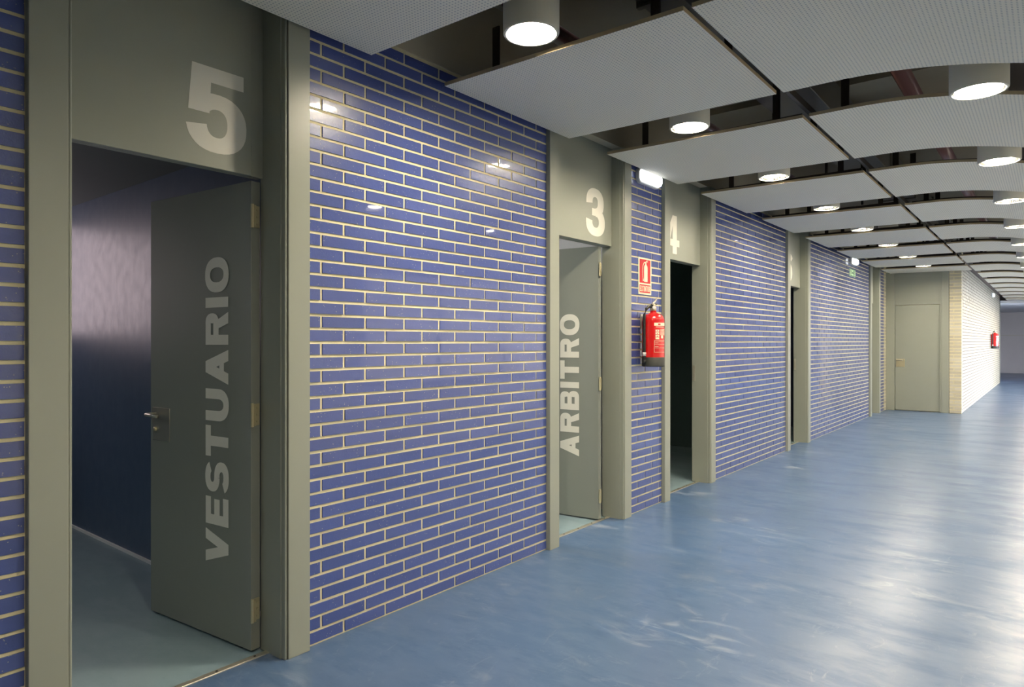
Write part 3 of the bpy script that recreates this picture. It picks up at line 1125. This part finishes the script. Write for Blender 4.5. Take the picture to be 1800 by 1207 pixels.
# ------------------------------------------------------------------ fire extinguishers
def extinguisher(x, y, z, label, faceang, group='fire extinguishers on the walls'):
    """faceang: direction (degrees) of the printed front; hose hangs 75 degrees to its left"""
    r = root('fire_extinguisher', (x, y, z), label, 'fire extinguisher', group)
    L = (x, y, z)

    def at(rad, deg, zz):
        a = math.radians(deg)
        return (x + rad * math.cos(a), y + rad * math.sin(a), z + zz)
    RB = .089
    body = lathe('cylinder', [(RB, .06), (RB, .355), (RB * .985, .375), (RB * .90, .397), (RB * .70, .415), (.036, .424), (.024, .430), (.022, .448)], M['red'], r, 40, loc=L)
    lathe('foot', [(RB * .94, 0), (RB * 1.02, .006), (RB * 1.02, .072), (RB * 1.0, .075)], M['rubber'], r, 40, loc=L)
    lathe('valve', [(.024, .445), (.026, .452), (.026, .470), (.019, .474), (.019, .492), (.012, .500)], M['brass'], r, 20, loc=L)
    # squeeze levers
    a = faceang + 150
    tube('lever', [at(.03, a + 180, .492), at(0, a, .505), at(.05, a, .520), at(.095, a, .545)], .007, M['steel'], r, 8)
    tube('carry_handle', [at(.02, a + 180, .488), at(.03, a, .492), at(.085, a, .500)], .008, M['black'], r, 8)
    lathe('gauge', [(.014, 0), (.014, .014), (.012, .016)], M['white_plastic'], r, 16,
          T=(at(.022, faceang, .468), (0, 0, 1), (-math.sin(math.radians(faceang)), math.cos(math.radians(faceang)), 0), (math.cos(math.radians(faceang)), math.sin(math.radians(faceang)), 0)))
    hz = faceang - 55
    path = [at(.018, hz, .475), at(.05, hz, .478), at(.080, hz, .455), at(.101, hz, .41), at(.103, hz, .36), at(.102, hz, .25), at(.101, hz, .15), at(.102, hz, .075), at(.103, hz, .05)]
    hs = tube('hose', path, .0115, M['black'], r, 12)
    tube('hose_clip', [at(.1015, hz, .085), at(.1015, hz, .113)], .0145, M['white_plastic'], hs, 12)
    tube('nozzle', [at(.103, hz, .055), at(.103, hz, .03)], .014, M['black'], hs, 12)
    # printed label wrapped on the cylinder

    def patch(a0, a1, z0, z1, rad=RB + .0006):
        nseg = max(1, int(abs(a1 - a0) / 6))
        q = []
        for i in range(nseg):
            u0, u1 = a0 + (a1 - a0) * i / nseg, a0 + (a1 - a0) * (i + 1) / nseg
            q.append([at(rad, u0, z0), at(rad, u1, z0), at(rad, u1, z1), at(rad, u0, z1)])
        return q
    f = faceang
    Q = []
    Q += patch(f - 8, f + 62, .322, .346)                       # white title band
    for i in range(5):
        Q += patch(f + 24, f + 62, .292 - i * .0105, .296 - i * .0105)
    for zz in (.292, .272, .252, .232):                         # pictogram boxes
        Q += patch(f - 1, f + 18, zz - .016, zz)
    Q += patch(f + 30, f + 44, .224, .246)
    for zz in (.206, .200, .176, .148, .114):
        Q += patch(f - 8, f + 62, zz, zz + .0015)
    Q += patch(f - 8, f - 7, .114, .206)
    for zz in (.186, .158):
        Q += patch(f - 5, f + 14, zz, zz + .003)
    for zz in (.310, .314):
        Q += patch(f, f + 55, zz, zz + .002)
    V, F = [], []
    for q in Q:
        k = len(V)
        V += q
        F.append((k, k + 1, k + 2, k + 3))
    lb = link('printed_label', mesh('printed_label', V, F, M['sign_cream']), body)
    Q = patch(f + 12, f + 26, .328, .340, RB + .0011)
    for zz in (.286, .264, .244):
        Q += patch(f + 5, f + 11, zz - .006, zz, RB + .0011)
    V, F = [], []
    for q in Q:
        k = len(V)
        V += q
        F.append((k, k + 1, k + 2, k + 3))
    tag(link('label_mark', mesh('label_mark', V, F, M['sign_red']), lb), kind='stuff')
    # wall hook
    fw = (0, 1)
    boxes('bracket', [(x - .105, x - .06, y - .012, y + .012, z + .36, z + .40), (x - .105, x - .100, y - .02, y + .02, z + .30, z + .42)], M['steel'], r)
    return r


extinguisher(.1065, 4.875, 1.165, 'red fire extinguisher below the EXTINTOR sign on the narrow brick pier', -50)
extinguisher(CX + .105, 22.8, 1.165, 'small distant red fire extinguisher on the daylit cream brick wall', -60)

# extinguisher sign: luminous cream board, red fields, pictogram and word
sg = root('extinguisher_sign', (.004, 4.93, 1.745), 'red and cream sign with extinguisher pictogram and the word EXTINTOR', 'sign')
sy0, sy1, sz0, sz1 = 4.822, 5.040, 1.745, 2.043
board = box('sign_board', .002, .005, sy0, sy1, sz0, sz1, M['sign_cream'], sg)
TS = ((.005, sy0, sz0), (0, 1, 0), (0, 0, 1), (1, 0, 0))
SW, SH = sy1 - sy0, sz1 - sz0
decal('red_field', R(.016, .092, SW - .016, SH - .014) + R(.016, .014, SW - .016, .080), TS, M['sign_red'], sg, .0006)
pic = []
cx = SW * .56
pic += R(cx - .030, .104, cx + .030, .218) + [[(cx + .030 * math.cos(t), .218 + .026 * math.sin(t)) for t in [math.pi * i / 12 for i in range(13)]]]
pic += R(cx - .010, .240, cx + .010, .258) + [[(cx - .022, .256), (cx + .036, .268), (cx + .036, .274), (cx - .022, .262)]]
pic += [[(cx - .005, .258), (cx + .028, .280), (cx + .024, .284), (cx - .010, .262)]]
hose = [(cx - .012, .262), (cx - .034, .255), (cx - .050, .232), (cx - .056, .195), (cx - .054, .150), (cx - .046, .125)]
for (p, q) in zip(hose, hose[1:]):
    dx, dy = q[0] - p[0], q[1] - p[1]
    m_ = math.hypot(dx, dy)
    nx, ny = -dy / m_ * .004, dx / m_ * .004
    pic.append([(p[0] + nx, p[1] + ny), (p[0] - nx, p[1] - ny), (q[0] - nx, q[1] - ny), (q[0] + nx, q[1] + ny)])
pic.append([(cx - .052, .127), (cx - .040, .127), (cx - .034, .108), (cx - .052, .108)])
decal('pictogram', pic, TS, M['sign_cream'], sg, .0012)
polys, W = text_polys('EXTINTOR', {'*': .52, 'I': .2, 'O': .55, 'N': .56, 'T': .5, 'E': .46}, .17, .15, .12)
kx = (SW - .05) / W
decal('lettering', [[(.025 + a * kx, .024 + b * .046) for a, b in q] for q in polys], TS, M['sign_cream'], sg, .0012)


# ------------------------------------------------------------------ emergency luminaires and exit sign
def emergency(x, y, z, label, lit=True):
    r = root('emergency_light', (x, y, z), label, 'light', 'emergency lights on the walls')
    hw, hh = .185, .060

    def rr(w_, h_, rad, n_=8):
        pts = []
        for cx_, cy_, a0 in ((w_ - rad, h_ - rad, 0), (-w_ + rad, h_ - rad, 90), (-w_ + rad, -h_ + rad, 180), (w_ - rad, -h_ + rad, 270)):
            for i in range(n_ + 1):
                a = math.radians(a0 + 90 * i / n_)
                pts.append((cx_ + rad * math.cos(a), cy_ + rad * math.sin(a)))
        return pts

    def loft(name, secs, m, par):
        V, F = [], []
        nn = len(secs[0][1])
        for dep, pts in secs:
            V += [(x + dep, y + p[0], z + p[1]) for p in pts]
        for j in range(len(secs) - 1):
            for i in range(nn):
                i2 = (i + 1) % nn
                F.append((j * nn + i, j * nn + i2, (j + 1) * nn + i2, (j + 1) * nn + i))
        F.append(tuple(reversed(range(nn))))
        F.append(tuple((len(secs) - 1) * nn + i for i in range(nn)))
        return link(name, fix_normals(mesh(name, V, F, m)), par)
    loft('base', [(.001, rr(hw, hh, .045)), (.028, rr(hw, hh, .045)), (.032, rr(hw - .006, hh - .006, .04))], M['white_plastic'], r)
    loft('diffuser', [(.030, rr(hw - .010, hh - .010, .04)), (.055, rr(hw - .014, hh - .013, .04)), (.068, rr(hw - .03, hh - .025, .03))], M['emergency_glow'], r)
    return r


emergency(.0, 4.965, 2.690, 'lit white emergency light above the extinguisher sign')
emergency(.0, 12.25, 2.690, 'small lit emergency light high on the far blue wall')
emergency(CX, 23.4, 2.680, 'tiny distant emergency light on the daylit cream wall')

xs = root('exit_sign', (0, 12.23, 2.44), 'small green and pale exit pictogram sign on far blue wall', 'sign')
box('sign_board', .001, .012, 12.04, 12.42, 2.440, 2.565, M['exit_glow'], xs)
TQ = ((.012, 12.04, 2.440), (0, 1, 0), (0, 0, 1), (1, 0, 0))
b_ = [R(.0, .0, .38, .014)[0], R(0, .111, .38, .125)[0], R(0, 0, .014, .125)[0], R(.366, 0, .38, .125)[0],
      R(.24, .02, .31, .105)[0], [(.11, .055), (.19, .085), (.19, .04), (.11, .055)][:3], R(.19, .052, .23, .068)[0],
      R(.05, .03, .085, .095)[0]]
decal('pictogram', b_, TQ, M['exit_green'], xs, .001)
